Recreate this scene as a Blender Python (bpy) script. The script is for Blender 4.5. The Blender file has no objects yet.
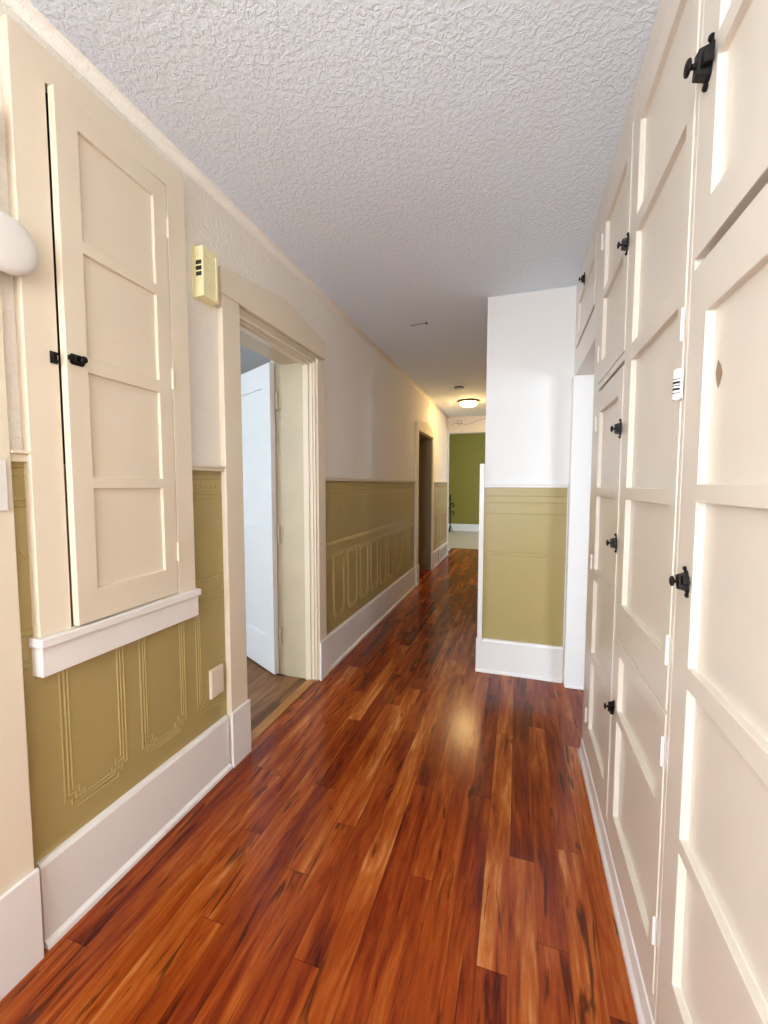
import bpy, bmesh, math, random
from mathutils import Vector, Matrix
random.seed(7)
S = bpy.context.scene
COL = S.collection
R = math.radians

# ------------------------------------------------------------------ materials
def new_mat(name):
    m = bpy.data.materials.new(name); m.use_nodes = True
    nt = m.node_tree
    b = nt.nodes['Principled BSDF']
    return m, nt, b

def N(nt, t, **kw):
    n = nt.nodes.new(t)
    for k, v in kw.items(): setattr(n, k, v)
    return n

def mth(nt, op, a, b=None, c=None):
    n = N(nt, 'ShaderNodeMath', operation=op)
    for i, v in enumerate((a, b, c)):
        if v is None: continue
        if isinstance(v, (int, float)): n.inputs[i].default_value = v
        else: nt.links.new(v, n.inputs[i])
    return n.outputs[0]

def ramp(nt, fac, stops, interp='LINEAR'):
    r = N(nt, 'ShaderNodeValToRGB'); r.color_ramp.interpolation = interp
    e = r.color_ramp.elements
    while len(e) < len(stops): e.new(0.5)
    for i, (p, c) in enumerate(stops):
        e[i].position = p
        e[i].color = (c[0], c[1], c[2], 1) if not isinstance(c, (int, float)) else (c, c, c, 1)
    nt.links.new(fac, r.inputs['Fac'])
    return r.outputs['Color']

def mix(nt, fac, a, b, blend='MIX'):
    m = N(nt, 'ShaderNodeMix', data_type='RGBA', blend_type=blend)
    for sock, v in ((m.inputs['Factor'], fac), (m.inputs['A'], a), (m.inputs['B'], b)):
        if isinstance(v, (int, float)): sock.default_value = v
        elif isinstance(v, tuple): sock.default_value = (v[0], v[1], v[2], 1)
        else: nt.links.new(v, sock)
    return m.outputs['Result']

def position(nt):
    return N(nt, 'ShaderNodeNewGeometry').outputs['Position']

def noise(nt, vec, scale, detail=3, rough=0.5, dist=0.0):
    n = N(nt, 'ShaderNodeTexNoise')
    n.inputs['Scale'].default_value = scale; n.inputs['Detail'].default_value = detail
    n.inputs['Roughness'].default_value = rough; n.inputs['Distortion'].default_value = dist
    nt.links.new(vec, n.inputs['Vector'])
    return n.outputs['Fac']

def bump(nt, b, height, strength, distance):
    n = N(nt, 'ShaderNodeBump')
    n.inputs['Strength'].default_value = strength; n.inputs['Distance'].default_value = distance
    nt.links.new(height, n.inputs['Height']); nt.links.new(n.outputs['Normal'], b.inputs['Normal'])

def paint(name, col, rough=0.35, wear=0.06, bscale=25, bstr=0.12, spec=0.5):
    m, nt, b = new_mat(name)
    p = position(nt)
    f = noise(nt, p, 6, 4)
    dark = tuple(c * (1 - wear) for c in col)
    nt.links.new(mix(nt, f, dark, col), b.inputs['Base Color'])
    b.inputs['Roughness'].default_value = rough
    b.inputs['Specular IOR Level'].default_value = spec
    bump(nt, b, noise(nt, p, bscale, 3), bstr, 0.004)
    return m

def plaster(name, col, scale, strength, distance, rough=0.8):
    m, nt, b = new_mat(name)
    p = position(nt)
    a = noise(nt, p, scale, 4, 0.55, 0.6)
    c = noise(nt, p, scale * 2.4, 2, 0.5, 0.3)
    h = mth(nt, 'ADD', mth(nt, 'MULTIPLY', ramp(nt, a, [(0.42, 0.0), (0.60, 1.0)]), 1.0), mth(nt, 'MULTIPLY', c, 0.5))
    b.inputs['Base Color'].default_value = (*col, 1)
    b.inputs['Roughness'].default_value = rough
    b.inputs['Specular IOR Level'].default_value = 0.3
    bump(nt, b, h, strength, distance)
    return m

def plain(name, col, rough=0.5, metal=0.0):
    m, nt, b = new_mat(name)
    p = position(nt)
    f = noise(nt, p, 40, 2)
    nt.links.new(mix(nt, f, tuple(c * 0.9 for c in col), col), b.inputs['Base Color'])
    b.inputs['Roughness'].default_value = rough
    b.inputs['Metallic'].default_value = metal
    return m

def wood_floor(name, stops, width, length, rough, streak=1.0, coat=0.0):
    m, nt, b = new_mat(name)
    p = position(nt)
    sp = N(nt, 'ShaderNodeSeparateXYZ'); nt.links.new(p, sp.inputs[0])
    X, Y = sp.outputs[0], sp.outputs[1]
    xs = mth(nt, 'DIVIDE', X, width)
    row = mth(nt, 'FLOOR', xs)
    w1 = N(nt, 'ShaderNodeTexWhiteNoise', noise_dimensions='1D'); nt.links.new(row, w1.inputs['W'])
    ys = mth(nt, 'DIVIDE', mth(nt, 'ADD', Y, mth(nt, 'MULTIPLY', w1.outputs['Value'], 7.0)), length)
    pl = mth(nt, 'FLOOR', ys)
    cv = N(nt, 'ShaderNodeCombineXYZ'); nt.links.new(row, cv.inputs[0]); nt.links.new(pl, cv.inputs[1])
    w2 = N(nt, 'ShaderNodeTexWhiteNoise', noise_dimensions='2D'); nt.links.new(cv.outputs[0], w2.inputs['Vector'])
    rid = w2.outputs['Value']
    # grain coordinates stretched along the boards, shifted per board
    g = N(nt, 'ShaderNodeCombineXYZ')
    nt.links.new(mth(nt, 'ADD', mth(nt, 'MULTIPLY', X, 16.0), mth(nt, 'MULTIPLY', rid, 60.0)), g.inputs[0])
    nt.links.new(mth(nt, 'ADD', mth(nt, 'MULTIPLY', Y, 1.6), mth(nt, 'MULTIPLY', rid, 17.0)), g.inputs[1])
    nt.links.new(mth(nt, 'MULTIPLY', rid, 31.0), g.inputs[2])
    broad = noise(nt, g.outputs[0], 1.0, 4, 0.55, 0.8)
    fine = noise(nt, g.outputs[0], 5.0, 5, 0.65, 0.3)
    strk = noise(nt, g.outputs[0], 1.7, 3, 0.5, 1.6)
    t = mth(nt, 'ADD', mth(nt, 'MULTIPLY', rid, 0.55), mth(nt, 'MULTIPLY', mth(nt, 'SUBTRACT', broad, 0.5), 1.45))
    t = mth(nt, 'ADD', t, mth(nt, 'MULTIPLY', mth(nt, 'SUBTRACT', fine, 0.5), 0.75))
    t = mth(nt, 'ADD', t, 0.22)
    col = ramp(nt, t, stops)
    dk = ramp(nt, strk, [(0.585, 0.0), (0.68, 1.0)])
    dark = tuple(c * 0.45 for c in stops[0][1])
    col = mix(nt, mth(nt, 'MULTIPLY', dk, 0.75 * streak), col, dark)
    # joints between the boards
    fx = mth(nt, 'FRACT', xs); ex = mth(nt, 'MINIMUM', fx, mth(nt, 'SUBTRACT', 1.0, fx))
    fy = mth(nt, 'FRACT', ys); ey = mth(nt, 'MINIMUM', fy, mth(nt, 'SUBTRACT', 1.0, fy))
    jx = mth(nt, 'LESS_THAN', ex, 0.0007 / width); jy = mth(nt, 'LESS_THAN', ey, 0.0012 / length)
    col = mix(nt, mth(nt, 'MULTIPLY', mth(nt, 'MAXIMUM', jx, jy), 0.55), col, dark)
    nt.links.new(col, b.inputs['Base Color'])
    nt.links.new(mth(nt, 'ADD', mth(nt, 'MULTIPLY', fine, 0.12), rough - 0.06), b.inputs['Roughness'])
    b.inputs['Specular IOR Level'].default_value = 0.33
    b.inputs['Coat Weight'].default_value = coat
    b.inputs['Coat Roughness'].default_value = 0.12
    bump(nt, b, fine, 0.05, 0.003)
    return m

M = {}
M['cabinet'] = paint('cream_gloss_paint', (0.72, 0.657, 0.570), 0.30)
M['casing'] = paint('cream_casing_paint', (0.77, 0.675, 0.535), 0.34)
M['white'] = paint('white_trim_paint', (0.80, 0.77, 0.75), 0.30)
M['jamb'] = paint('worn_cream_paint', (0.62, 0.54, 0.38), 0.4, 0.16)
M['brown'] = paint('brown_olive_jamb_shade', (0.26, 0.19, 0.09), 0.4, 0.1)  # shade on the far doorway's jamb and stops, put into a darker colour
M['leaf'] = paint('white_door_paint', (0.80, 0.82, 0.83), 0.35)
M['olive'] = paint('olive_gloss_paint', (0.41, 0.32, 0.125), 0.36, 0.08, 60, 0.10)
M['green'] = paint('green_wall_paint', (0.235, 0.188, 0.02), 0.6)
M['ceiling'] = plaster('textured_ceiling', (0.80, 0.885, 0.985), 54, 0.45, 0.0055)
M['plaster'] = plaster('stippled_plaster', (0.82, 0.775, 0.71), 52, 0.45, 0.004)
M['smooth'] = paint('smooth_wall_paint', (0.80, 0.79, 0.775), 0.6, 0.03)
M['floor'] = wood_floor('red_brown_laminate', [(0.0, (0.062, 0.0065, 0.0018)), (0.32, (0.180, 0.0215, 0.003)), (0.60, (0.29, 0.052, 0.006)), (0.82, (0.40, 0.105, 0.018)), (1.0, (0.54, 0.215, 0.062))], 0.079, 1.1, 0.20, 1.0, 0.0)
M['oldfloor'] = wood_floor('weathered_brown_boards', [(0.0, (0.075, 0.028, 0.009)), (0.5, (0.20, 0.088, 0.032)), (1.0, (0.36, 0.19, 0.085))], 0.09, 1.2, 0.45, 0.6)
M['strip'] = wood_floor('honey_oak', [(0.0, (0.26, 0.11, 0.028)), (1.0, (0.48, 0.22, 0.06))], 0.5, 3.0, 0.3, 0.3)
M['tile'] = plain('beige_flooring', (0.58, 0.48, 0.32), 0.45)
M['black'] = plain('black_iron', (0.007, 0.005, 0.0045), 0.45, 0.0)
M['black'].node_tree.nodes['Principled BSDF'].inputs['Specular IOR Level'].default_value = 0.22
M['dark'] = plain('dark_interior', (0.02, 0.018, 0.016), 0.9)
M['ivory'] = plain('ivory_plastic', (0.88, 0.82, 0.50), 0.4)
M['plastic'] = plain('white_plastic', (0.76, 0.73, 0.70), 0.4)
M['bronze'] = plain('bronze_metal', (0.16, 0.11, 0.045), 0.35, 0.8)
M['chip'] = plain('bare_brown_primer', (0.33, 0.22, 0.14), 0.7)
M['wire'] = plain('grey_wire', (0.12, 0.11, 0.10), 0.5, 0.5)
def emit(name, col, s):
    m, nt, b = new_mat(name)
    b.inputs['Base Color'].default_value = (0.9, 0.85, 0.75, 1)
    b.inputs['Emission Color'].default_value = (*col, 1); b.inputs['Emission Strength'].default_value = s
    return m
M['glow_near'] = emit('lit_near_lamp_glass', (1.0, 0.78, 0.47), 48.0)
M['glow'] = emit('lit_lamp_glass', (1.0, 0.66, 0.27), 50.0)

# ------------------------------------------------------------------ geometry helpers
def box(bm, x0, x1, y0, y1, z0, z1):
    v = [bm.verts.new((x, y, z)) for x in (x0, x1) for y in (y0, y1) for z in (z0, z1)]
    for f in ((0, 1, 3, 2), (4, 6, 7, 5), (0, 4, 5, 1), (2, 3, 7, 6), (0, 2, 6, 4), (1, 5, 7, 3)):
        bm.faces.new([v[i] for i in f])
    return v

def prism(bm, pts, f0, f1):
    """a closed outline (list of 2-tuples) swept between two mappings f0, f1 of the outline into 3-D"""
    a = [bm.verts.new(f0(p)) for p in pts]; b = [bm.verts.new(f1(p)) for p in pts]
    n = len(pts)
    bm.faces.new(a); bm.faces.new(b[::-1])
    for i in range(n):
        bm.faces.new((a[i], b[i], b[(i + 1) % n], a[(i + 1) % n]))

def lathe(bm, prof, c, axis, seg=28):
    """prof: list of (radius, height along axis) from c; closed with end caps"""
    ax = Vector(axis).normalized()
    u = ax.orthogonal().normalized(); w = ax.cross(u)
    rings = []
    for r, h in prof:
        rings.append([bm.verts.new(Vector(c) + ax * h + (u * math.cos(2 * math.pi * i / seg) + w * math.sin(2 * math.pi * i / seg)) * max(r, 1e-4)) for i in range(seg)])
    for a, b in zip(rings, rings[1:]):
        for i in range(seg):
            bm.faces.new((a[i], a[(i + 1) % seg], b[(i + 1) % seg], b[i]))
    bm.faces.new(rings[0][::-1]); bm.faces.new(rings[-1])

def tube(bm, pts, r, seg=8):
    pts = [Vector(p) for p in pts]
    rings = []
    for i, p in enumerate(pts):
        d = (pts[min(i + 1, len(pts) - 1)] - pts[max(i - 1, 0)]).normalized()
        u = d.orthogonal().normalized(); w = d.cross(u)
        if rings:
            pu = rings[-1][1]; u = (pu - d * pu.dot(d)).normalized(); w = d.cross(u)
        rings.append(([bm.verts.new(p + (u * math.cos(2 * math.pi * k / seg) + w * math.sin(2 * math.pi * k / seg)) * r) for k in range(seg)], u))
    for (a, _), (b, _) in zip(rings, rings[1:]):
        for k in range(seg):
            bm.faces.new((a[k], a[(k + 1) % seg], b[(k + 1) % seg], b[k]))
    bm.faces.new(rings[0][0][::-1]); bm.faces.new(rings[-1][0])

def relief(bm, us, zs, depth, mapf, back):
    """a slab whose front is cut into cells of different depth; depth(i, j) None leaves a hole right through"""
    V = {}
    def v(u, z, d):
        k = (round(u, 5), round(z, 5), round(d, 5))
        if k not in V: V[k] = bm.verts.new(mapf(u, z, d))
        return V[k]
    def cell(i, j):
        if 0 <= i < len(us) - 1 and 0 <= j < len(zs) - 1: return depth(i, j)
        return None
    for i in range(len(us) - 1):
        for j in range(len(zs) - 1):
            d = cell(i, j)
            if d is None: continue
            u0, u1, z0, z1 = us[i], us[i + 1], zs[j], zs[j + 1]
            bm.faces.new((v(u0, z0, d), v(u1, z0, d), v(u1, z1, d), v(u0, z1, d)))
            bm.faces.new((v(u0, z0, back), v(u0, z1, back), v(u1, z1, back), v(u1, z0, back)))
            for (ii, jj, a, c) in ((i - 1, j, (u0, z0), (u0, z1)), (i + 1, j, (u1, z1), (u1, z0)), (i, j - 1, (u1, z0), (u0, z0)), (i, j + 1, (u0, z1), (u1, z1))):
                e = cell(ii, jj)
                if e is None: e = back
                if e > d + 1e-6:
                    bm.faces.new((v(*a, d), v(*c, d), v(*c, e), v(*a, e)))

def finish(name, bm, m, parent=None, bev=0.0, smooth=False, off=None, seg=2):
    bmesh.ops.recalc_face_normals(bm, faces=bm.faces)
    me = bpy.data.meshes.new(name); bm.to_mesh(me); bm.free()
    me.materials.append(m if not isinstance(m, str) else M[m])
    if smooth:
        for p in me.polygons: p.use_smooth = True
    o = bpy.data.objects.new(name, me); COL.objects.link(o)
    if bev:
        md = o.modifiers.new('soft_edges', 'BEVEL'); md.width = bev; md.segments = seg; md.limit_method = 'ANGLE'; md.angle_limit = R(40)
    if off is not None: o.location = off
    if parent is not None:
        o.parent = parent
        if 'wloc' in parent: o.matrix_parent_inverse = Matrix.Translation(-Vector(parent['wloc']))
    return o

def boxes(*bs):
    bm = bmesh.new()
    for b in bs: box(bm, *b)
    return bm

def thing(name, label, cat, loc, group=None):
    o = bpy.data.objects.new(name, None); COL.objects.link(o); o.location = loc
    o['wloc'] = list(loc); o.empty_display_size = 0.1
    o['label'] = label; o['category'] = cat
    if group: o['group'] = group
    return o

def tag(o, label, cat, group=None):
    o['label'] = label; o['category'] = cat
    if group: o['group'] = group
    return o

def struct(name, bm=None, m=None, loc=(0, 0, 0), bev=0.0, label=None, cat=None):
    if bm is None:
        o = bpy.data.objects.new(name, None); COL.objects.link(o); o.location = loc; o['wloc'] = list(loc)
    else: o = finish(name, bm, m, None, bev)
    o['kind'] = 'structure'
    if label: o['label'] = label
    if cat: o['category'] = cat
    return o

# ------------------------------------------------------------------ main dimensions
XL, XR, H = -1.235, 0.315, 2.50          # left plaster, cupboard face, ceiling
XP, YP = -0.215, 2.87                    # free-standing end of the partition: side and face
YE = 7.62                                # end of the hall
BACK = -2.3
WT = 0.20                                # thickness of the left wall

# ------------------------------------------------------------------ the setting
struct('floor', boxes((XL - 0.02, 3.4, BACK - 0.2, 8.38, -0.06, 0.0)), 'floor', label='glossy red-brown laminate floor of the hallway', cat='floor')
struct('floor_side', boxes((-4.4, XL - 0.02, -1.2, 4.6, -0.06, -0.001)), 'oldfloor', label='weathered brown board floor of the room through the open door', cat='floor')
struct('floor_end', boxes((-4.0, 3.4, 8.38, 12.0, -0.06, 0.0)), 'tile', label='pale beige floor in front of the green end wall', cat='floor')
struct('ceiling', boxes((-4.6, 3.6, BACK - 0.2, YE + 0.10, H, H + 0.08), (-4.6, 3.6, YE + 0.02, YE + 0.10, H, 3.0)), 'ceiling', label='bumpy textured white hallway ceiling', cat='ceiling')

D1 = (1.632, 2.378, 2.065)                # open door on the left: near jamb, far jamb, head
D2 = (5.19, 6.08, 1.955)
D3 = (-0.24, 0.585, 2.065)
NICHE = (0.822, 1.238, 0.862, 2.342)     # recess of the wall cabinet
ADDED_WIN = (-1.95, -0.75, 0.85, 2.15)  # unseen opening added behind the camera to brighten the cupboards and ceiling
def wl(y0, y1, z0=0.0, z1=H): return (XL - WT, XL, y0, y1, z0, z1)
wall_left = struct('wall_left', boxes(wl(BACK, ADDED_WIN[0]), wl(ADDED_WIN[0], ADDED_WIN[1], 0, ADDED_WIN[2]), wl(ADDED_WIN[0], ADDED_WIN[1], ADDED_WIN[3]), wl(ADDED_WIN[1], D3[0]), wl(*D3[:2], D3[2]), wl(D3[1], NICHE[0]), wl(NICHE[0], NICHE[1], 0, NICHE[2]), wl(NICHE[0], NICHE[1], NICHE[3]), wl(NICHE[1], D1[0] - 0.02), wl(D1[0] - 0.02, D1[1] + 0.012, D1[2] + 0.02), wl(D1[1] + 0.012, D2[0] - 0.02), wl(D2[0] - 0.02, D2[1] + 0.012, D2[2] + 0.01), wl(D2[1] + 0.012, YE)), 'plaster', label='cream stippled plaster wall along the left of the hall', cat='wall')
struct('wall_partition', boxes((XP, 0.43, YP, YP + 0.13, 0, H), (XP, XP + 0.12, YP + 0.13, YE, 0, H), (0.315, 0.43, YP - 0.001, YP + 0.0, 1.94, H)), 'smooth', label='smooth white wall end jutting into the hall beside the cupboards', cat='wall')
# cross beam over the hall end, and the end room
struct('ceiling_end', boxes((-4.6, 3.6, YE + 0.02, 12.0, 3.0, 3.08)), 'ceiling')
struct('trim_beam', boxes((-1.435, XP + 0.12, YE, YE + 0.16, 2.215, H)), 'white', label='pale beam across the far end of the hall', cat='beam')
struct('wall_end', boxes((-4.0, 3.4, 11.66, 11.8, 0, 3.0)), 'green', label='green wall at the far end beyond the hall', cat='wall')
struct('baseboard_end', boxes((-4.0, 3.4, 11.64, 11.66, 0, 0.19), (-4.0, 3.4, 11.625, 11.64, 0, 0.03)), 'white', label='white skirting under the green end wall', cat='skirting')
WINE = (9.0, 10.9, 0.8, 2.15)
struct('wall_end_left', boxes((-4.1, -4.0, YE, 11.8, 0, 3.0), (-4.1, XL - WT, YE - 0.1, YE + 0.05, 0, H)), 'plaster')
struct('wall_end_right', boxes((1.6, 1.7, YE, WINE[0], 0, 3.0), (1.6, 1.7, WINE[1], 11.8, 0, 3.0), (1.6, 1.7, WINE[0], WINE[1], 0, WINE[2]), (1.6, 1.7, WINE[0], WINE[1], WINE[3], 3.0), (XP + 0.12, 1.7, YE, YE + 0.1, 0, H)), 'plaster')
# room through the open door
WINS = (-0.5, 1.0, 0.8, 2.15)
struct('wall_side_room', boxes((-4.3, -4.2, -1.2, WINS[0], 0, H), (-4.3, -4.2, WINS[1], 4.6, 0, H), (-4.3, -4.2, WINS[0], WINS[1], 0, WINS[2]), (-4.3, -4.2, WINS[0], WINS[1], WINS[3], H), (-4.3, XL - WT, 4.5, 4.6, 0, H), (-4.3, XL - WT, -1.2, -1.1, 0, H)), 'plaster')
# wall behind the camera with a window
WINB = (-1.02, 0.02, 0.85, 2.15)
struct('wall_back', boxes((-1.5, WINB[0], BACK - 0.12, BACK, 0, H), (WINB[1], 1.0, BACK - 0.12, BACK, 0, H), (WINB[0], WINB[1], BACK - 0.12, BACK, 0, WINB[2]), (WINB[0], WINB[1], BACK - 0.12, BACK, WINB[3], H)), 'plaster')
# room on the right through the doorway beside the cupboards
WINR = (-0.15, 1.05, 0.75, 2.15)
struct('wall_right_room', boxes((3.2, 3.3, -1.0, WINR[0], 0, H), (3.2, 3.3, WINR[1], 4.6, 0, H), (3.2, 3.3, *WINR[:2], 0, WINR[2]), (3.2, 3.3, *WINR[:2], WINR[3], H), (XP + 0.12, 3.3, 4.5, 4.6, 0, H), (0.95, 3.3, -1.1, -1.0, 0, H)), 'plaster')
struct('wall_right', boxes((0.85, 0.95, BACK, 2.10, 0, H)), 'plaster')

def window_frame(name, axis, at, a0, a1, z0, z1):
    bm = bmesh.new(); w = 0.05
    def b(u0, u1, za, zb):
        if axis == 'x': box(bm, at, at + 0.06, u0, u1, za, zb)
        else: box(bm, u0, u1, at, at + 0.06, za, zb)
    b(a0, a1, z0, z0 + w); b(a0, a1, z1 - w, z1); b(a0, a0 + w, z0 + w, z1 - w); b(a1 - w, a1, z0 + w, z1 - w)
    zm = (z0 + z1) / 2; b(a0 + w, a1 - w, zm - 0.02, zm + 0.02)
    return struct(name, bm, 'white')
window_frame('window_1', 'y', BACK - 0.08, *WINB)
window_frame('window_2', 'x', -4.27, *WINS)
window_frame('window_3', 'x', 3.22, *WINR)
window_frame('added_window_5', 'x', XL - WT + 0.02, *ADDED_WIN)  # frame for the added opening, out of view
window_frame('window_4', 'x', 1.62, *WINE)

# ---- embossed wainscot: a thin sheet with raised beads
def bead(bm, mp, a, b, w=0.0055, h=0.0028):
    (u0, z0), (u1, z1) = a, b
    L = math.hypot(u1 - u0, z1 - z0)
    if L < 1e-5: return
    du, dz = (u1 - u0) / L, (z1 - z0) / L
    nu, nz = -dz * w / 2, du * w / 2
    eu, ez = du * w / 2, dz * w / 2
    p0 = (u0 - eu, z0 - ez); p1 = (u1 + eu, z1 + ez)
    A = [bm.verts.new(mp(p0[0] + nu, p0[1] + nz, 0)), bm.verts.new(mp(p0[0], p0[1], h)), bm.verts.new(mp(p0[0] - nu, p0[1] - nz, 0))]
    B = [bm.verts.new(mp(p1[0] + nu, p1[1] + nz, 0)), bm.verts.new(mp(p1[0], p1[1], h)), bm.verts.new(mp(p1[0] - nu, p1[1] - nz, 0))]
    bm.faces.new((A[0], A[1], B[1], B[0])); bm.faces.new((A[1], A[2], B[2], B[1]))
    bm.faces.new(A); bm.faces.new(B)

def poly(bm, mp, pts, **k):
    for a, b in zip(pts, pts[1:]): bead(bm, mp, a, b, **k)

def notched(u0, u1, z0, z1, n):
    return [(u0, z1), (u0, z0 + n), (u0 + n * .55, z0 + n), (u0 + n * .55, z0 + n * .45), (u0 + n, z0 + n * .45), (u0 + n, z0),
            (u1 - n, z0), (u1 - n, z0 + n * .45), (u1 - n * .55, z0 + n * .45), (u1 - n * .55, z0 + n), (u1, z0 + n), (u1, z1)]

def wainscot(bm, mp, ua, ub, zb, zt, phase=0.81, dz=0.0, panels=True):
    # backing sheet
    v = [bm.verts.new(mp(u, z, d)) for u in (ua, ub) for z in (zb, zt) for d in (-0.0015, 0)]
    for f in ((1, 5, 7, 3), (0, 2, 6, 4), (0, 4, 5, 1), (2, 3, 7, 6), (0, 1, 3, 2), (4, 6, 7, 5)):
        bm.faces.new([v[i] for i in f])
    for z in (1.322, 1.302, 1.240, 1.222, 0.895, 0.880, 0.813, 0.792) if panels else (1.265, 1.222, 1.148, 0.888, 0.870):
        bead(bm, mp, (ua + 0.004, z + dz), (ub - 0.004, z + dz), w=0.0055, h=0.0028 if panels else 0.0014)
    # small relief motifs: rosettes in the frieze, scrolls in the band below it
    per = 0.2625
    k0 = math.floor((ua - phase) / per)
    k1 = math.ceil((ub - phase) / per)
    def inside(u): return ua + 0.006 < u < ub - 0.006
    def clip(pts, **k):
        for a, b in zip(pts, pts[1:]):
            if inside(a[0]) and inside(b[0]): bead(bm, mp, a, b, **k)
    if not panels: return
    u = ua + 0.014
    while u < ub - 0.014:
        clip([(u - 0.005, 1.271 + dz), (u, 1.279 + dz), (u + 0.005, 1.271 + dz), (u, 1.263 + dz), (u - 0.005, 1.271 + dz)], w=0.004, h=0.002)
        u += 0.028
    if not panels: return
    for k in range(k0, k1 + 1):
        c = phase + per * k + 0.1
        # a low leaf spray between the two double lines
        for s in (-1, 1):
            clip([(c + s * q * 0.098, 1.10 + dz + 0.045 * math.sin(q * math.pi) - 0.02 * q) for q in [i / 8 for i in range(9)]], w=0.0045, h=0.0016)
            clip([(c + s * q * 0.07, 1.06 + dz + 0.03 * math.sin(q * math.pi)) for q in [i / 6 for i in range(7)]], w=0.0045, h=0.0016)
        if c - 0.1 < ua: continue
        for off, zl in ((0.0, 0.322), (0.012, 0.336), (0.022, 0.348)):
            pts = notched(c - 0.1 + off, c + 0.1 - off, zl, 0.775 - off * .5, 0.034)
            clip(pts); clip([pts[0], pts[-1]])

mpL = lambda u, z, d: (XL + 0.0018 + d, u, z)
mpP = lambda u, z, d: (u, YP - 0.0018 - d, z)
for name, ua, ub, zb, zt, kind in (('wainscot', 0.700, 1.512, 0.23, 1.338, 'L'), ('wainscot', 2.49, 5.062, 0.23, 1.308, 'L'), ('wainscot', 6.20, YE, 0.23, 1.308, 'L')):
    bm = bmesh.new(); wainscot(bm, mpL, ua, ub, zb, zt, dz=0.0 if ua < 2 else -0.02)
    o = finish(name, bm, 'olive', wall_left); o['kind'] = 'structure'; o['label'] = 'olive embossed wainscot'
bm = bmesh.new(); wainscot(bm, mpP, XP, 0.298, 0.23, 1.262, phase=-0.17, dz=-0.06, panels=False)
o = finish('wainscot', bm, 'olive', bpy.data.objects['wall_partition']); o['kind'] = 'structure'; o['label'] = 'tan embossed wainscot'

# chair rails (trim) and baseboards
def rail_left(name, y0, y1, z0, z1, label):
    return struct(name, boxes((XL, XL + 0.020, y0, y1, z0, z1 - 0.008), (XL, XL + 0.030, y0, y1, z1 - 0.008, z1)), 'casing', bev=0.002, label=label, cat='rail')
rail_left('trim_1', 0.709, 0.752, 1.338, 1.366, 'short rail between the near door casing and the wall cabinet')
rail_left('trim_2', 1.308, 1.512, 1.336, 1.358, 'short rail between the wall cabinet and the open door')
rail_left('trim_3', 2.487, 5.062, 1.306, 1.330, 'long cap rail above the olive wainscot down the hall')
rail_left('trim_4', 6.195, YE, 1.306, 1.330, 'cap rail beyond the far doorway')
struct('trim_5', boxes((XP, 0.298, YP - 0.02, YP, 1.262, 1.276), (XP, 0.298, YP - 0.028, YP, 1.276, 1.286)), 'white', bev=0.002, label='cap rail above the tan wainscot on the white wall end', cat='rail')
struct('trim_corner', boxes((XP - 0.032, XP, YP - 0.022, YP + 0.06, 0.0, 1.42)), 'white', bev=0.003, label='white corner board up the free edge of the wall end', cat='trim')
def base_left(name, y0, y1, h, label):
    bm = bmesh.new()
    prism(bm, [(XL, 0), (XL + 0.034, 0), (XL + 0.032, 0.014), (XL + 0.021, 0.024), (XL + 0.020, h - 0.012), (XL + 0.014, h), (XL, h)], lambda p: (p[0], y0, p[1]), lambda p: (p[0], y1, p[1]))
    return struct(name, bm, 'white', bev=0.0015, label=label, cat='skirting')
base_left('baseboard_left', 0.726, 1.500, 0.245, 'tall white skirting below the wall cabinet')
base_left('baseboard_left_hall', 2.497, 5.06, 0.245, 'tall white skirting along the far olive wainscot')
base_left('baseboard_left_end', 6.20, YE, 0.245, 'white skirting beyond the far doorway')
bm = bmesh.new()
prism(bm, [(YP, 0), (YP - 0.036, 0), (YP - 0.034, 0.012), (YP - 0.022, 0.02), (YP - 0.020, 0.215), (YP - 0.014, 0.228), (YP, 0.228)], lambda p: (XP - 0.04, p[0], p[1]), lambda p: (0.299, p[0], p[1]))
struct('baseboard_partition', bm, 'white', bev=0.0015, label='white skirting at the foot of the white wall end', cat='skirting')

bm = bmesh.new(); rc = 0.03
arc = [(XL + rc - rc * math.cos(a), H - rc + rc * math.sin(a)) for a in [i * math.pi / 2 / 8 for i in range(9)]]
prism(bm, [(XL - 0.002, H + 0.002), (XL - 0.002, H - rc)] + arc + [(XL + rc, H + 0.002)], lambda p: (p[0], BACK, p[1]), lambda p: (p[0], YE, p[1]))
struct('trim_cove', bm, 'plaster', label='rounded plaster cove between the left wall and the ceiling', cat='cove')
for p in bpy.data.objects['trim_cove'].data.polygons: p.use_smooth = abs(p.normal.y) < 0.5

# ---- doors in the left wall
def head_casing(parent, y0, y1, z0, z1, zp, x0=XL, x1=XL + 0.032):
    bm = bmesh.new()
    pts = [(y0, z0), (y1, z0), (y1, z1), ((y0 + y1) / 2 + 0.02, zp), (y0, z1)]
    prism(bm, pts, lambda p: (x0, *p), lambda p: (x1, *p))
    return finish('head_casing', bm, 'casing', parent, 0.003)

def casing_leg(parent, y0, y1, z1, steps=0):
    bm = bmesh.new(); box(bm, XL, XL + 0.028, y0, y1, 0.0, z1)
    o = finish('casing', bm, 'casing', parent, 0.003)
    bm = boxes((XL + 0.028, XL + 0.040, y0 - 0.008, y1 + 0.004, 0.0, 0.256))
    finish('plinth', bm, 'white', parent, 0.002)
    return o

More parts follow.
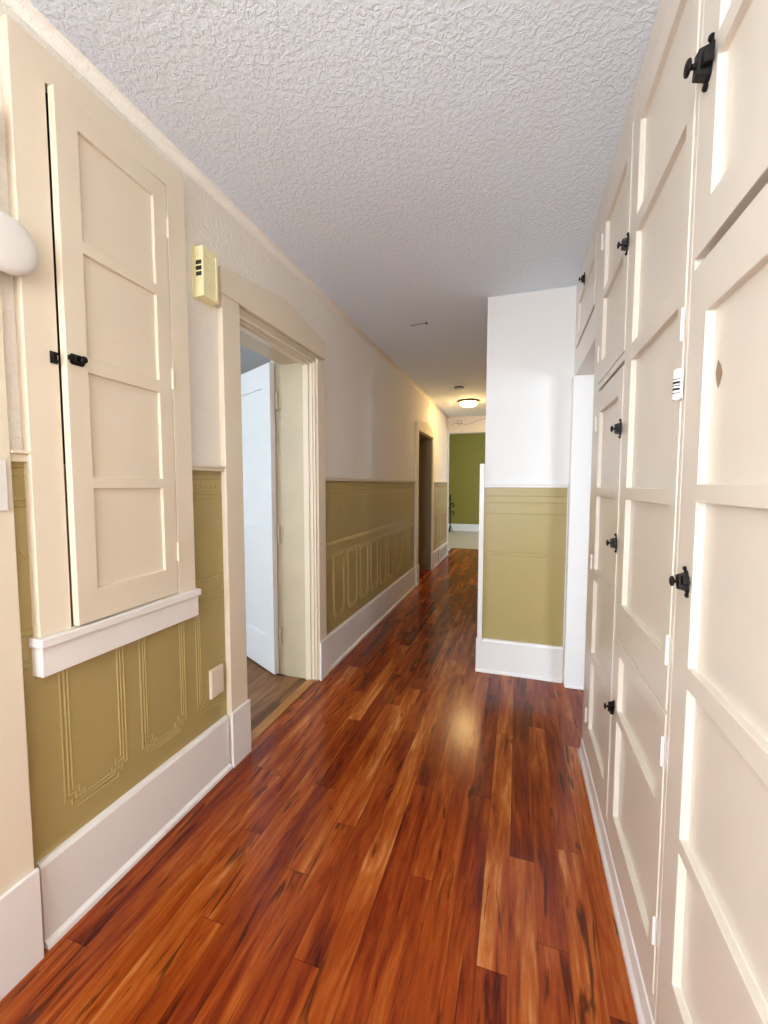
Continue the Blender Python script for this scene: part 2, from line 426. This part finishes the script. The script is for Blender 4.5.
door1 = struct('door_1', loc=(XL, 2.0, 0), label='open doorway in the left wall with a peaked head casing', cat='door')
casing_leg(door1, 1.510, 1.628, 2.085); casing_leg(door1, 2.388, 2.488, 2.065)
head_casing(door1, 1.505, 2.495, 2.085, 2.195, 2.268)
jx = XL - WT - 0.03
bm = boxes((jx, XL + 0.012, D1[0] - 0.02, D1[0], 0, 2.065), (jx, XL + 0.012, D1[1], D1[1] + 0.012, 0, 2.065), (jx, XL + 0.012, D1[0] - 0.02, D1[1] + 0.012, 2.045, 2.085))
finish('jamb', bm, 'jamb', door1, 0.002)
finish('casing', boxes((-1.545, XL - WT, D1[1] + 0.008, D1[1] + 0.11, 0, 2.18), (-1.475, XL - WT, D1[0] - 0.12, D1[0] - 0.008, 0, 2.18)), 'jamb', door1, 0.003)
# stepped mouldings round the opening
bm = bmesh.new()
for x0, x1, t in ((-1.30, -1.262, 0.020), (-1.262, -1.238, 0.012), (-1.238, -1.222, 0.006)):
    box(bm, x0, x1, D1[1] - t + 0.004, D1[1] + 0.004, 0, 2.05 - t)
    box(bm, x0, x1, D1[0] - 0.004, D1[0] + t - 0.004, 0, 2.05 - t)
    box(bm, x0, x1, D1[0] - 0.004, D1[1] + 0.004, 2.045 - t, 2.05)
finish('stop_moulding', bm, 'casing', door1, 0.002)
finish('threshold', boxes((-1.285, -1.228, D1[0], D1[1], -0.002, 0.008)), 'strip', door1, 0.003)

def door_leaf(width, height, th, panels, st, rec, mat, parent, name='door_leaf'):
    """leaf in its own frame: u from the hinge, z up, front at d = 0"""
    bm = bmesh.new()
    us = [0, st, width - st, width]
    zs = [0] + [z for p in panels for z in p] + [height]
    pr = [(p[0], p[1]) for p in panels]
    def dep(i, j): return rec if i == 1 and (zs[j], zs[j + 1]) in pr else 0.0
    relief(bm, us, zs, dep, lambda u, z, d: (u, -th / 2 + d, z), th)
    return bm
bm = door_leaf(0.73, 2.048, 0.035, [(0.24, 0.86), (0.99, 1.90)], 0.105, 0.011, 'leaf', door1)
ang = R(180 - 29)
bm.transform(Matrix.Translation((-1.517, 2.360, 0.010)) @ Matrix.Rotation(ang, 4, 'Z') @ Matrix.Scale(-1, 4, (0, 1, 0)))
leaf = finish('door_leaf', bm, 'leaf', door1, 0.003); leaf['label'] = 'white panelled door leaf standing open'
def hinge_bm(h=0.07, r=0.0055):
    bm = bmesh.new()
    lathe(bm, [(r * .35, -h / 2 - 0.008), (r * 1.05, -h / 2 - 0.005), (r * 1.05, -h / 2), (r, -h / 2 + 0.001), (r, h / 2 - 0.001), (r * 1.05, h / 2), (r * 1.05, h / 2 + 0.005), (r * .35, h / 2 + 0.008)], (0, 0, 0), (0, 0, 1), 12)
    return bm
for z in (0.27, 0.95, 1.82):
    bm = hinge_bm(0.095, 0.008); box(bm, 0.0, 0.028, 0.006, 0.010, -0.045, 0.045)
    bmesh.ops.translate(bm, verts=bm.verts, vec=(-1.490, D1[1] - 0.008, z))
    finish('hinge', bm, 'jamb', door1)

door2 = struct('door_2', loc=(XL, 5.6, 0), label='far doorway in the left wall, nearer the lit ceiling lamp', cat='door')
casing_leg(door2, 5.062, 5.185, D2[2] + 0.01); casing_leg(door2, 6.085, 6.195, D2[2] + 0.01)
head_casing(door2, 5.055, 6.205, D2[2] + 0.01, 2.065, 2.135)
bm = boxes((jx, XL + 0.01, D2[0] - 0.02, D2[0], 0, D2[2]), (jx, XL + 0.01, D2[1], D2[1] + 0.012, 0, D2[2]), (jx, XL + 0.01, D2[0], D2[1], D2[2] - 0.01, D2[2] + 0.01))
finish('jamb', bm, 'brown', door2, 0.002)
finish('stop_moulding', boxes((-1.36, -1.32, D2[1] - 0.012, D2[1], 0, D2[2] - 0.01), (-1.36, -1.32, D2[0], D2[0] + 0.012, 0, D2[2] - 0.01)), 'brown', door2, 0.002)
struct('wall_passage', boxes((-2.6, -2.5, 4.6, 7.5, 0, H), (-2.6, XL - WT, 7.4, 7.5, 0, H)), 'plaster')
struct('floor_passage', boxes((-2.6, XL - 0.02, 4.6, 7.5, -0.06, 0.0)), 'floor')

door3 = struct('door_3', loc=(XL, 0.2, 0), label='near door casing beside the wall cabinet', cat='door')
casing_leg(door3, 0.59, 0.708, 2.085); casing_leg(door3, -0.36, -0.245, 2.085)
head_casing(door3, -0.37, 0.715, 2.085, 2.195, 2.268)
bm = door_leaf(0.82, 2.06, 0.035, [(0.24, 0.86), (0.99, 1.90)], 0.11, 0.011, 'leaf', door3)
bm.transform(Matrix.Translation((-1.30, 0.58, 0.004)) @ Matrix.Rotation(R(-90), 4, 'Z') @ Matrix.Scale(-1, 4, (0, 1, 0)))
finish('door_leaf', bm, 'casing', door3, 0.002)

# white casing at the end of the left wall and the doorway on the right
struct('trim_end', boxes((XL - WT, XL + 0.022, YE - 0.10, YE + 0.012, 0, 2.215)), 'white', bev=0.003, label='white casing closing the far end of the left wall', cat='trim')
door4 = struct('door_4', loc=(0.37, 2.45, 0), label='doorway between the cupboards and the white wall end', cat='door')
finish('jamb', boxes((0.303, 0.60, 2.785, YP - 0.001, 0, 1.94)), 'smooth', door4, 0.004)
finish('jamb', boxes((0.308, 0.60, 2.775, 2.79, 0, 0.012)), 'white', door4, 0.003)
finish('soffit', boxes((0.335, 0.60, 2.11, 2.785, 1.948, 1.975), (0.42, 0.45, 2.11, 2.785, 1.936, 1.948)), 'jamb', door4, 0.002)

# ------------------------------------------------------------------ hardware
def latch_bm(s=1.0, keeper=True):
    """cupboard turn latch standing off the face; own frame: +d away from the face is -X, u along -Y (towards the keeper), z up"""
    bm = bmesh.new()
    def P(u, d, z): return (-d * s, -u * s, z * s)
    def bx(u0, u1, d0, d1, z0, z1):
        xs = sorted((-d0 * s, -d1 * s)); ys = sorted((-u0 * s, -u1 * s)); box(bm, xs[0], xs[1], ys[0], ys[1], z0 * s, z1 * s)
    # back plate with stepped ends
    pts = [(-0.014, -0.020), (-0.006, -0.027), (0.006, -0.027), (0.013, -0.020), (0.013, 0.020), (0.006, 0.027), (-0.006, 0.027), (-0.014, 0.020)]
    prism(bm, pts, lambda p: P(p[0], 0, p[1]), lambda p: P(p[0], 0.003, p[1]))
    # raised case
    pts = [(-0.012, -0.020), (0.013, -0.020), (0.013, 0.020), (-0.012, 0.020)]
    prism(bm, pts, lambda p: P(p[0], 0.003, p[1]), lambda p: P(p[0] * .85, 0.020, p[1] * .82))
    # finials / screws top and bottom
    for z in (-0.031, 0.031):
        lathe(bm, [(0.0055 * s, 0), (0.0055 * s, 0.004 * s), (0.003 * s, 0.007 * s)], P(0, 0, z), (-1, 0, 0), 10)
    # bolt reaching to the keeper
    bx(0.010, 0.028, 0.004, 0.016, -0.010, 0.010)
    # stem and mushroom knob
    lathe(bm, [(0.0045 * s, 0.0), (0.004 * s, 0.011 * s), (0.004 * s, 0.014 * s), (0.0110 * s, 0.016 * s), (0.0125 * s, 0.018 * s), (0.0105 * s, 0.021 * s), (0.004 * s, 0.0225 * s)], P(0, 0.012, 0), (-1, 0, 0), 18)
    return bm
def keeper_bm(s=1.0):
    bm = bmesh.new()
    def b(y0, y1, d, z0, z1): box(bm, -d * s, 0, y0 * s, y1 * s, z0 * s, z1 * s)
    b(-0.007, 0.007, 0.004, -0.015, 0.015); b(-0.007, 0.007, 0.014, 0.008, 0.014); b(-0.007, 0.007, 0.014, -0.014, -0.008)
    b(-0.008, -0.004, 0.014, -0.010, 0.010)
    return bm
LATCH = {}; KEEP = {}; HINGE = {}
def put(cache, key, name, make, mat, parent, loc, rot=None, label=None, bev=0.0012):
    if key not in cache:
        o = finish(name, make(), mat, None, bev); cache[key] = o
    else:
        o = cache[key].copy(); COL.objects.link(o); o.name = name
    o.parent = parent
    if 'wloc' in parent: o.matrix_parent_inverse = Matrix.Translation(-Vector(parent['wloc']))
    else: o.matrix_parent_inverse = Matrix.Identity(4)
    o.location = loc; o.rotation_euler = rot or (0, 0, 0)
    if label: o['label'] = label
    return o

# ------------------------------------------------------------------ built-in cupboards on the right
PROUD, REC, TH = 0.0018, 0.0145, 0.026
def cab_door(parent, y0, y1, z0, z1, stile_n, stile_f, panels, rec=REC):
    """panel door on the cupboard face, y0 near edge, y1 far edge"""
    bm = bmesh.new()
    us = [y0, y0 + stile_n, y1 - stile_f, y1]
    zs = [z0]
    for a, b in panels: zs += [a, b]
    zs.append(z1)
    def dep(i, j): return rec if i == 1 and j % 2 == 1 else 0.0
    relief(bm, us, zs, dep, lambda u, z, d: (XR - PROUD + d, u, z), TH)
    return finish('cabinet_door', bm, 'cabinet', parent, 0.0016)

def carcass(parent, y0, y1, z0, z1, openings, depth=0.5, x=XR):
    """face frame with openings, and a carcass behind it"""
    us = sorted(set([y0, y1] + [v for o in openings for v in o[:2]])); zs = sorted(set([z0, z1] + [v for o in openings for v in o[2:]]))
    bm = bmesh.new()
    def dep(i, j):
        cy, cz = (us[i] + us[i + 1]) / 2, (zs[j] + zs[j + 1]) / 2
        for o in openings:
            if o[0] < cy < o[1] and o[2] < cz < o[3]: return min(0.45, depth - 0.02)
        return 0.0
    relief(bm, us, zs, dep, lambda u, z, d: (x + d, u, z), depth)
    return finish('carcass', bm, 'cabinet', parent, 0.002)

def hinge_white(door, y, z, tilt=0.0, label=None):
    put(HINGE, 'w', 'hinge', lambda: hinge_bm(0.052, 0.0036), 'white', door, (XR - PROUD - 0.003, y, z), (tilt, 0, 0), label, 0.0)

g = 0.0016
A0, A1, B0, B1, C0, C1 = 0.44, 0.972, 1.012, 1.497, 1.532, 1.990
PB = [(1.250, 1.282), ]
# near cupboard
cabA = thing('built_in_cupboard', 'nearest cream built-in cupboard, cut by the right edge, with a brown paint chip', 'cupboard', (XR + 0.25, 0.7, 0), 'built-in cupboards along the right wall')
carcass(cabA, 0.36, 0.9915, 0.0, H, [(A0 - g, A1 + g, 1.712 - 0.026, 2.404 + 0.009), (A0 - g, A1 + g, 0.13, 1.685 + g)])
dA1 = cab_door(cabA, A0, A1, 1.712, 2.404, 0.062, 0.062, [(1.795, 2.025), (2.065, 2.325)])
dA2 = cab_door(cabA, A0, A1, 0.135, 1.691, 0.062, 0.066, [(0.285, 0.562), (0.592, 0.892), (0.934, 1.248), (1.282, 1.592)])
put(LATCH, 'b', 'latch', lambda: latch_bm(1.15), 'black', dA1, (XR - PROUD, A1 - 0.030, 2.040), (R(14), 0, 0), 'large black latch')
put(LATCH, 's', 'latch', lambda: latch_bm(0.84), 'black', dA2, (XR - PROUD, A1 - 0.042, 1.094), (R(-18), 0, 0), 'black latch')
bm = bmesh.new()
pts = [(0.002, -0.032), (0.012, -0.012), (0.017, 0.006), (0.008, 0.032), (-0.010, 0.014), (-0.017, -0.004), (-0.008, -0.022)]
prism(bm, pts, lambda p: (XR - PROUD + REC - 0.0006, 0.878 + p[0] * .8, 1.474 + p[1] * .8), lambda p: (XR - PROUD + REC + 0.001, 0.882 + p[0] * .8, 1.474 + p[1] * .8))
finish('paint_chip', bm, 'chip', dA2)['label'] = 'leaf-shaped brown chip in the paint'

# middle cupboard
cabB = thing('built_in_cupboard', 'middle cream built-in cupboard with one tall four-panel door over a low door', 'cupboard', (XR + 0.25, 1.25, 0), 'built-in cupboards along the right wall')
carcass(cabB, 0.9925, 1.5130, 0.0, H, [(B0 - g, B1 + g, 0.794 - g, 2.406 + 0.009), (B0 - g, B1 + g, 0.127, 0.786 + g)])
dB1 = cab_door(cabB, B0, B1, 0.794, 2.406, 0.040, 0.062, [(0.907, 1.236), (1.272, 1.653), (1.703, 2.022), (2.070, 2.332)])
dB2 = cab_door(cabB, B0, B1, 0.130, 0.786, 0.045, 0.055, [(0.212, 0.530), (0.562, 0.742)])
for z in (1.605, 0.928): hinge_white(dB1, B0 - 0.001, z)
for z in (0.702, 0.284): hinge_white(dB2, B0 - 0.001, z)
bm = hinge_bm(0.05, 0.009)
box(bm, 0.0, 0.004, -0.016, 0.0, -0.030, 0.030)
hc = finish('hinge', bm, 'white', None, 0); hc.parent = dB1; hc.location = (XR - PROUD - 0.006, B0 - 0.002, 1.485); hc['label'] = 'thick white hinge with worn dark knuckles'
bm = bmesh.new()
for z, h in ((-0.0185, 0.0016), (-0.0120, 0.0042), (-0.0035, 0.0018), (0.0010, 0.0045), (0.0095, 0.0015)): lathe(bm, [(0.0093, z), (0.0093, z + h)], (0, 0, 0), (0, 0, 1), 12)
bmesh.ops.translate(bm, verts=bm.verts, vec=(XR - PROUD - 0.006, B0 - 0.003, 1.485))
finish('hinge_knuckle', bm, 'black', dB1)['label'] = 'dark worn knuckles'
put(LATCH, 's', 'latch', None, 'black', dB2, (XR - PROUD, B1 - 0.012, 0.553), (R(25), 0, 0), 'black latch')

# far cupboard
cabC = thing('built_in_cupboard', 'farthest full-height cream built-in cupboard with two black latches on its lower door', 'cupboard', (XR + 0.25, 1.8, 0), 'built-in cupboards along the right wall')
carcass(cabC, 1.5142, 2.105, 0.0, H, [(C0 - g, C1 + g, 1.708 - g, 2.404 + g), (C0 - g, C1 + g, 0.13, 1.665 + 0.016)])
dC1 = cab_door(cabC, C0, C1, 1.708, 2.404, 0.066, 0.056, [(1.786, 2.038), (2.072, 2.338)])
dC2 = cab_door(cabC, C0, C1, 0.135, 1.666, 0.066, 0.056, [(0.222, 0.525), (0.560, 0.880), (0.922, 1.234), (1.268, 1.580)])
for z in (2.29, 1.83): hinge_white(dC1, C1 + 0.001, z)
for z in (1.54, 0.945, 0.25): hinge_white(dC2, C1 + 0.001, z)
put(LATCH, 'm', 'latch', lambda: latch_bm(0.88), 'black', dC1, (XR - PROUD, C0 + 0.003, 2.04), (R(14), 0, 0), 'black latch')
put(LATCH, 'm', 'latch', None, 'black', dC2, (XR - PROUD, C0 + 0.003, 1.463), None, 'black latch')
put(LATCH, 'm', 'latch', None, 'black', dC2, (XR - PROUD, C0 + 0.003, 1.088), (R(-10), 0, 0), 'black latch')

# base strip along the three cupboards
bm = bmesh.new()
prism(bm, [(XR, 0), (0.299, 0), (0.300, 0.016), (0.308, 0.030), (0.311, 0.075), (XR, 0.080)], lambda p: (p[0], 0.36, p[1]), lambda p: (p[0], 2.105, p[1]))
struct('baseboard_right', bm, 'white', bev=0.0015, label='narrow white skirting along the foot of the built-in cupboards', cat='skirting')

# overhead cupboard above the doorway
cabD = thing('overhead_cupboard', 'small cream overhead cupboard above the doorway beside the white wall end', 'cupboard', (XR + 0.15, 2.48, 1.94))
carcass(cabD, 2.108, YP - 0.002, 1.94, H, [(2.165, 2.80, 2.09, 2.43)], 0.3)
dD = cab_door(cabD, 2.168, 2.797, 2.108, 2.426, 0.055, 0.055, [(2.150, 2.345)])
put(LATCH, 'm', 'latch', None, 'black', dD, (XR - PROUD, 2.50, 2.374), None, 'black latch')

# wall and cupboard run behind the camera
struct('wall_right_near', boxes((XR + 0.002, 0.85, BACK, 0.358, 0, H)), 'cabinet')

# ------------------------------------------------------------------ wall cabinet on the left
wc = thing('wall_cabinet', 'cream wall cabinet on the left with a four-panel door slightly ajar', 'cabinet', (XL, 1.03, 0.76))
XC = XL + 0.030
us = [0.750, 0.832, 1.229, 1.312]; zs = [0.870, 0.873, 2.334, 2.420]
bm = bmesh.new()
relief(bm, us, zs, lambda i, j: None if (i == 1 and j == 1) else 0.0, lambda u, z, d: (XC - d, u, z), 0.030)
finish('casing', bm, 'casing', wc, 0.0025)
finish('sill', boxes((XL, XC + 0.022, 0.738, 1.318, 0.845, 0.870)), 'white', wc, 0.003)
finish('apron', boxes((XL, XC + 0.012, 0.744, 1.312, 0.764, 0.845)), 'white', wc, 0.0025)
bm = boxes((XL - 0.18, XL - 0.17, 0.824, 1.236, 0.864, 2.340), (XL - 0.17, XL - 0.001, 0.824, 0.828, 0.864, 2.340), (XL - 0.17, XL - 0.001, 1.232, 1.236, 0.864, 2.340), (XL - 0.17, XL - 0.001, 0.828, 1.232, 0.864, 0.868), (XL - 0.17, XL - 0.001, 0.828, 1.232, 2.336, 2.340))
finish('interior', bm, 'dark', wc)  # near-black lining: the darkness behind the ajar door is put into the colour
HY = 1.226
us = [0.838, 0.902, 1.166, HY]; pan = [(0.972, 1.267), (1.300, 1.601), (1.644, 1.934), (1.968, 2.262)]
zs = [0.876] + [z for p in pan for z in p] + [2.330]
bm = bmesh.new()
relief(bm, us, zs, lambda i, j: 0.010 if i == 1 and j % 2 == 1 else 0.0, lambda u, z, d: (XC - d, u, z), 0.022)
AJ = Matrix.Translation((XC, HY, 0)) @ Matrix.Rotation(R(3.0), 4, 'Z') @ Matrix.Translation((-XC, -HY, 0))
bm.transform(AJ)
wd = finish('cabinet_door', bm, 'casing', wc, 0.002)
for z in (2.187, 1.66, 1.03):
    put(HINGE, 'l', 'hinge', lambda: hinge_bm(0.058, 0.005), 'casing', wd, (XC + 0.003, HY + 0.001, z), None, None, 0.0)
def left_latch():
    bm = bmesh.new()
    pts = [(-0.022, -0.010), (-0.016, -0.015), (0.014, -0.015), (0.020, -0.010), (0.024, -0.004), (0.024, 0.004), (0.020, 0.010), (0.014, 0.015), (-0.016, 0.015), (-0.022, 0.010)]
    prism(bm, pts, lambda p: (0, *p), lambda p: (0.003, *p))
    prism(bm, [(-0.016, -0.009), (0.016, -0.009), (0.016, 0.009), (-0.016, 0.009)], lambda p: (0.003, *p), lambda p: (0.014, p[0] * .9, p[1] * .8))
    box(bm, 0.004, 0.011, -0.030, -0.015, -0.006, 0.006)
    lathe(bm, [(0.004, 0.0), (0.004, 0.006), (0.009, 0.010), (0.010, 0.014), (0.006, 0.018)], (0.012, 0.002, 0), (1, 0, 0), 16)
    return bm
bm = left_latch(); bm.transform(AJ @ Matrix.Translation((XC, 0.868, 1.627)))
finish('latch', bm, 'black', wd, 0.001)['label'] = 'black latch'
bm = bmesh.new()
for a in ((0, 0.004, -0.009, 0.009, -0.016, 0.016), (0, 0.013, -0.008, 0.008, 0.007, 0.013), (0, 0.013, -0.008, 0.008, -0.013, -0.007), (0.009, 0.013, -0.008, -0.003, -0.008, 0.008)): box(bm, *a)
bmesh.ops.translate(bm, verts=bm.verts, vec=(XC, 0.818, 1.622))
finish('keeper', bm, 'black', wc, 0.001)['label'] = 'black latch keeper'

# ------------------------------------------------------------------ small things on the walls
t = thing('door_chime', 'ivory door chime box with three dark slots, high beside the open door', 'door chime', (XL, 1.44, 2.02))
bm = boxes((XL, XL + 0.005, 1.3730, 1.4890, 2.014, 2.218)); finish('back_plate', bm, 'ivory', t, 0.002)
bm = bmesh.new()
us = [1.3810, 1.3930, 1.4550, 1.4670]; zs = [2.020, 2.034, 2.196, 2.210]
relief(bm, us, zs, lambda i, j: 0.003 if i == 1 and j == 1 else 0.0, lambda u, z, d: (XL + 0.047 - d, u, z), 0.042)
for k in range(11): box(bm, XL + 0.043, XL + 0.0458, 1.3990, 1.4490, 2.046 + k * 0.0132, 2.0505 + k * 0.0132)
finish('cover', bm, 'ivory', t, 0.0015)
for k in range(3): finish('slot', boxes((XL + 0.013, XL + 0.039, 1.3798, 1.3820, 2.098 + k * 0.0215, 2.113 + k * 0.0215)), 'dark', t)['label'] = 'dark slot'

t = thing('cover_plate', 'blank ivory cover plate on the tan wainscot above the skirting', 'wall plate', (XL, 1.44, 0.36))
bm = bmesh.new(); relief(bm, [1.401, 1.405, 1.477, 1.481], [0.366, 0.370, 0.488, 0.492], lambda i, j: 0.0 if i == 1 and j == 1 else 0.0025, lambda u, z, d: (XL + 0.0155 - d, u, z), 0.0125)
finish('plate', bm, 'ivory' if False else 'casing', t, 0.001)
for z in (0.40, 0.458):
    bm = bmesh.new(); lathe(bm, [(0.0035, 0), (0.0035, 0.0012), (0.002, 0.0018)], (XL + 0.0153, 1.441, z), (1, 0, 0), 10); finish('screw', bm, 'casing', t)

t = thing('light_switch', 'white light switch cut by the left edge of the frame', 'light switch', (XL + 0.028, 0.645, 1.21))
xs = XL + 0.0282
finish('switch_plate', boxes((xs, xs + 0.007, 0.612, 0.693, 1.214, 1.342)), 'plastic', t, 0.003)
finish('toggle', boxes((xs + 0.007, xs + 0.016, 0.640, 0.652, 1.268, 1.288)), 'plastic', t, 0.002)

t = thing('wall_alarm', 'round white alarm disc beside the wall cabinet, cut by the left edge', 'alarm', (XL + 0.028, 0.70, 1.79))
bm = bmesh.new(); lathe(bm, [(0.058, 0), (0.060, 0.012)], (XL + 0.0282, 0.709, 1.858), (1, 0, 0), 40); finish('mount', bm, 'plastic', t, 0, True)
bm = bmesh.new(); lathe(bm, [(0.064, 0.012), (0.0685, 0.016), (0.0690, 0.022), (0.0675, 0.029), (0.063, 0.0345), (0.055, 0.038), (0.040, 0.040), (0.02, 0.041), (0.002, 0.0412)], (XL + 0.0282, 0.709, 1.858), (1, 0, 0), 56); finish('cover', bm, 'plastic', t, 0, True)

t = thing('floor_register', 'white louvred register set in the skirting beyond the far doorway', 'vent', (XL + 0.035, 7.0, 0.03))
bm = bmesh.new(); relief(bm, [6.60, 6.64, 7.34, 7.38], [0.035, 0.06, 0.215, 0.24], lambda i, j: 0.012 if i == 1 and j == 1 else 0.0, lambda u, z, d: (XL + 0.052 - d, u, z), 0.017); finish('frame', bm, 'white', t, 0.002)
bm = bmesh.new()
for k in range(7): box(bm, XL + 0.040, XL + 0.050, 6.64, 7.34, 0.068 + k * 0.021, 0.076 + k * 0.021)
finish('louvre', bm, 'white', t)
finish('damper', boxes((XL + 0.0395, XL + 0.0402, 6.645, 7.335, 0.062, 0.213)), 'dark', t)

# ------------------------------------------------------------------ ceiling things
def flush_lamp(c, label, glow='glow'):
    t = thing('ceiling_light', label, 'ceiling light', (c[0], c[1], H))
    bm = bmesh.new(); lathe(bm, [(0.150, -0.0005), (0.155, -0.006), (0.153, -0.020), (0.142, -0.028), (0.128, -0.028)], (c[0], c[1], H), (0, 0, 1), 40); finish('rim', bm, 'bronze', t, 0, True)
    bm = bmesh.new(); lathe(bm, [(0.128, -0.026)] + [(0.128 * math.cos(a), -0.028 - 0.062 * math.sin(a)) for a in [i * math.pi / 2 / 9 for i in range(1, 10)]], (c[0], c[1], H), (0, 0, 1), 40); finish('glass_shade', bm, glow, t, 0, True)
    return t
flush_lamp((-0.715, 6.22), 'lit dome ceiling light with a bronze rim near the end of the hall')
t = thing('smoke_detector', 'flat round smoke detector on the ceiling just before the lit lamp', 'smoke detector', (-0.735, 5.33, H))
bm = bmesh.new(); lathe(bm, [(0.058, 0), (0.060, -0.010), (0.056, -0.014)], (-0.735, 5.33, H), (0, 0, 1), 32); finish('mount', bm, 'wire', t, 0, True)
bm = bmesh.new(); lathe(bm, [(0.050, -0.012), (0.052, -0.020), (0.046, -0.030), (0.030, -0.034), (0.002, -0.035)], (-0.735, 5.33, H), (0, 0, 1), 32); finish('cover', bm, 'plastic', t, 0, True)
bm = bmesh.new()
tube(bm, [(-0.805, 3.16, H), (-0.803, 3.155, H - 0.012), (-0.795, 3.15, H - 0.016), (-0.76, 3.15, H - 0.010), (-0.71, 3.15, H - 0.008), (-0.69, 3.15, H - 0.010), (-0.682, 3.15, H - 0.008), (-0.680, 3.15, H)], 0.0022)
lathe(bm, [(0.006, 0), (0.006, -0.014), (0.003, -0.018)], (-0.682, 3.15, H), (0, 0, 1), 10)
tag(finish('ceiling_hook', bm, 'wire'), 'small bent wire hook on the plain ceiling halfway down the hall', 'hook')
bm = bmesh.new()
pts = []
for i in range(25):
    f = i / 24; pts.append((-1.18 + f * 0.62, YE - 0.006, 2.36 + 0.10 * f + 0.035 * math.sin(f * 9.0) * (1 - f) - 0.03 * math.sin(math.pi * f)))
tube(bm, pts, 0.0028)
tube(bm, [(-1.03 + 0.035 * math.cos(a), YE - 0.012, 2.40 + 0.04 * math.sin(a)) for a in [i * 2 * math.pi / 20 for i in range(21)]], 0.0032)
tag(finish('hanging_cord', bm, 'wire'), 'thin cord with a loop tacked across the pale beam', 'cord')

# black ornamental stand by the green wall
t = thing('metal_stand', 'slim black ornamental metal stand in front of the green wall', 'stand', (-1.70, 11.0, 0))
bm = bmesh.new(); lathe(bm, [(0.016, 0.02), (0.014, 0.4), (0.022, 0.42), (0.014, 0.44), (0.013, 0.95), (0.026, 0.98), (0.004, 1.03)], (-1.70, 11.0, 0), (0, 0, 1), 14); finish('pole', bm, 'black', t, 0, True)
for k in range(3):
    a = R(20 + 120 * k); dx, dy = math.cos(a), math.sin(a)
    bm = bmesh.new(); tube(bm, [(-1.70, 11.0, 0.20), (-1.70 + dx * .03, 11 + dy * .03, 0.16), (-1.70 + dx * .06, 11 + dy * .06, 0.06), (-1.70 + dx * .09, 11 + dy * .09, 0.010)], 0.009); finish('leg', bm, 'black', t)
for k, (z, s) in enumerate(((0.52, 1), (0.62, -1), (0.74, 1), (0.86, -1))):
    bm = bmesh.new(); tube(bm, [(-1.70 + s * (0.01 + 0.05 * (1 - math.cos(q)) * (1 - q * 0.06)), 11.0, z + 0.055 * math.sin(q) * (1 - q * 0.06)) for q in [i * 0.35 for i in range(16)]], 0.014); finish('scroll', bm, 'black', t)

# ------------------------------------------------------------------ light
def area(name, loc, rot, sx, sy, power, col, spread=180):
    l = bpy.data.lights.new(name, 'AREA'); l.shape = 'RECTANGLE'; l.size = sx; l.size_y = sy; l.energy = power; l.color = col; l.spread = R(spread)
    o = bpy.data.objects.new(name, l); COL.objects.link(o); o.location = loc; o.rotation_euler = rot
    return o
day = (0.80, 0.91, 1.0)
area('daylight_back', ((WINB[0] + WINB[1]) / 2, BACK - 0.16, 1.5), (R(90), 0, R(0)), 1.04, 1.3, 50, day)
area('daylight_side', (-4.36, 0.25, 1.48), (R(90), 0, R(-90)), 1.5, 1.35, 66, (0.78, 0.90, 1.0))
area('daylight_right', (3.36, 0.45, 1.45), (R(90), 0, R(90)), 1.2, 1.4, 75, day)
area('fill_near', (XL - WT - 0.04, -1.35, 1.5), (R(90), 0, R(-90)), 1.2, 1.3, 72, day)  # added fill light outside the added opening, for cupboards and ceiling
area('daylight_end', (1.76, 9.95, 1.48), (R(90), 0, R(90)), 1.9, 1.35, 66, day)
# a second dome lamp of the same kind over the near end of the hall
flush_lamp((-0.45, -0.75), 'second dome ceiling light over the near end of the hall', 'glow_near')
w = bpy.data.worlds.new('sky'); S.world = w; w.use_nodes = True
w.node_tree.nodes['Background'].inputs[0].default_value = (0.55, 0.70, 0.95, 1); w.node_tree.nodes['Background'].inputs[1].default_value = 1.0

# ------------------------------------------------------------------ camera
F, YAW, PITCH, ROLL = 415.31, -0.312130, -0.065704, 0.0011887
fw = Vector((math.sin(YAW) * math.cos(PITCH), math.cos(YAW) * math.cos(PITCH), math.sin(PITCH)))
r0 = Vector((math.cos(YAW), -math.sin(YAW), 0)); u0 = r0.cross(fw)
rt = r0 * math.cos(ROLL) + u0 * math.sin(ROLL); up = -r0 * math.sin(ROLL) + u0 * math.cos(ROLL)
cam = bpy.data.cameras.new('camera'); co = bpy.data.objects.new('camera', cam); COL.objects.link(co)
co.matrix_world = Matrix(((rt.x, up.x, -fw.x, 0), (rt.y, up.y, -fw.y, 0), (rt.z, up.z, -fw.z, 1.28), (0, 0, 0, 1)))
cam.sensor_fit = 'VERTICAL'; cam.sensor_height = 24.0; cam.lens = F / 1024 * 24.0
cam.clip_start = 0.02
S.camera = co

for o in list(bpy.data.objects):
    if 'wloc' in o: del o['wloc']
S.view_settings.view_transform = 'Standard'; S.view_settings.look = 'None'
S.view_settings.exposure = 0.68; S.view_settings.gamma = 1.0; S.view_settings.use_curve_mapping = False
S.cycles.max_bounces = 12; S.cycles.diffuse_bounces = 8; S.cycles.use_denoising = True
S.cycles.sample_clamp_indirect = 8.0
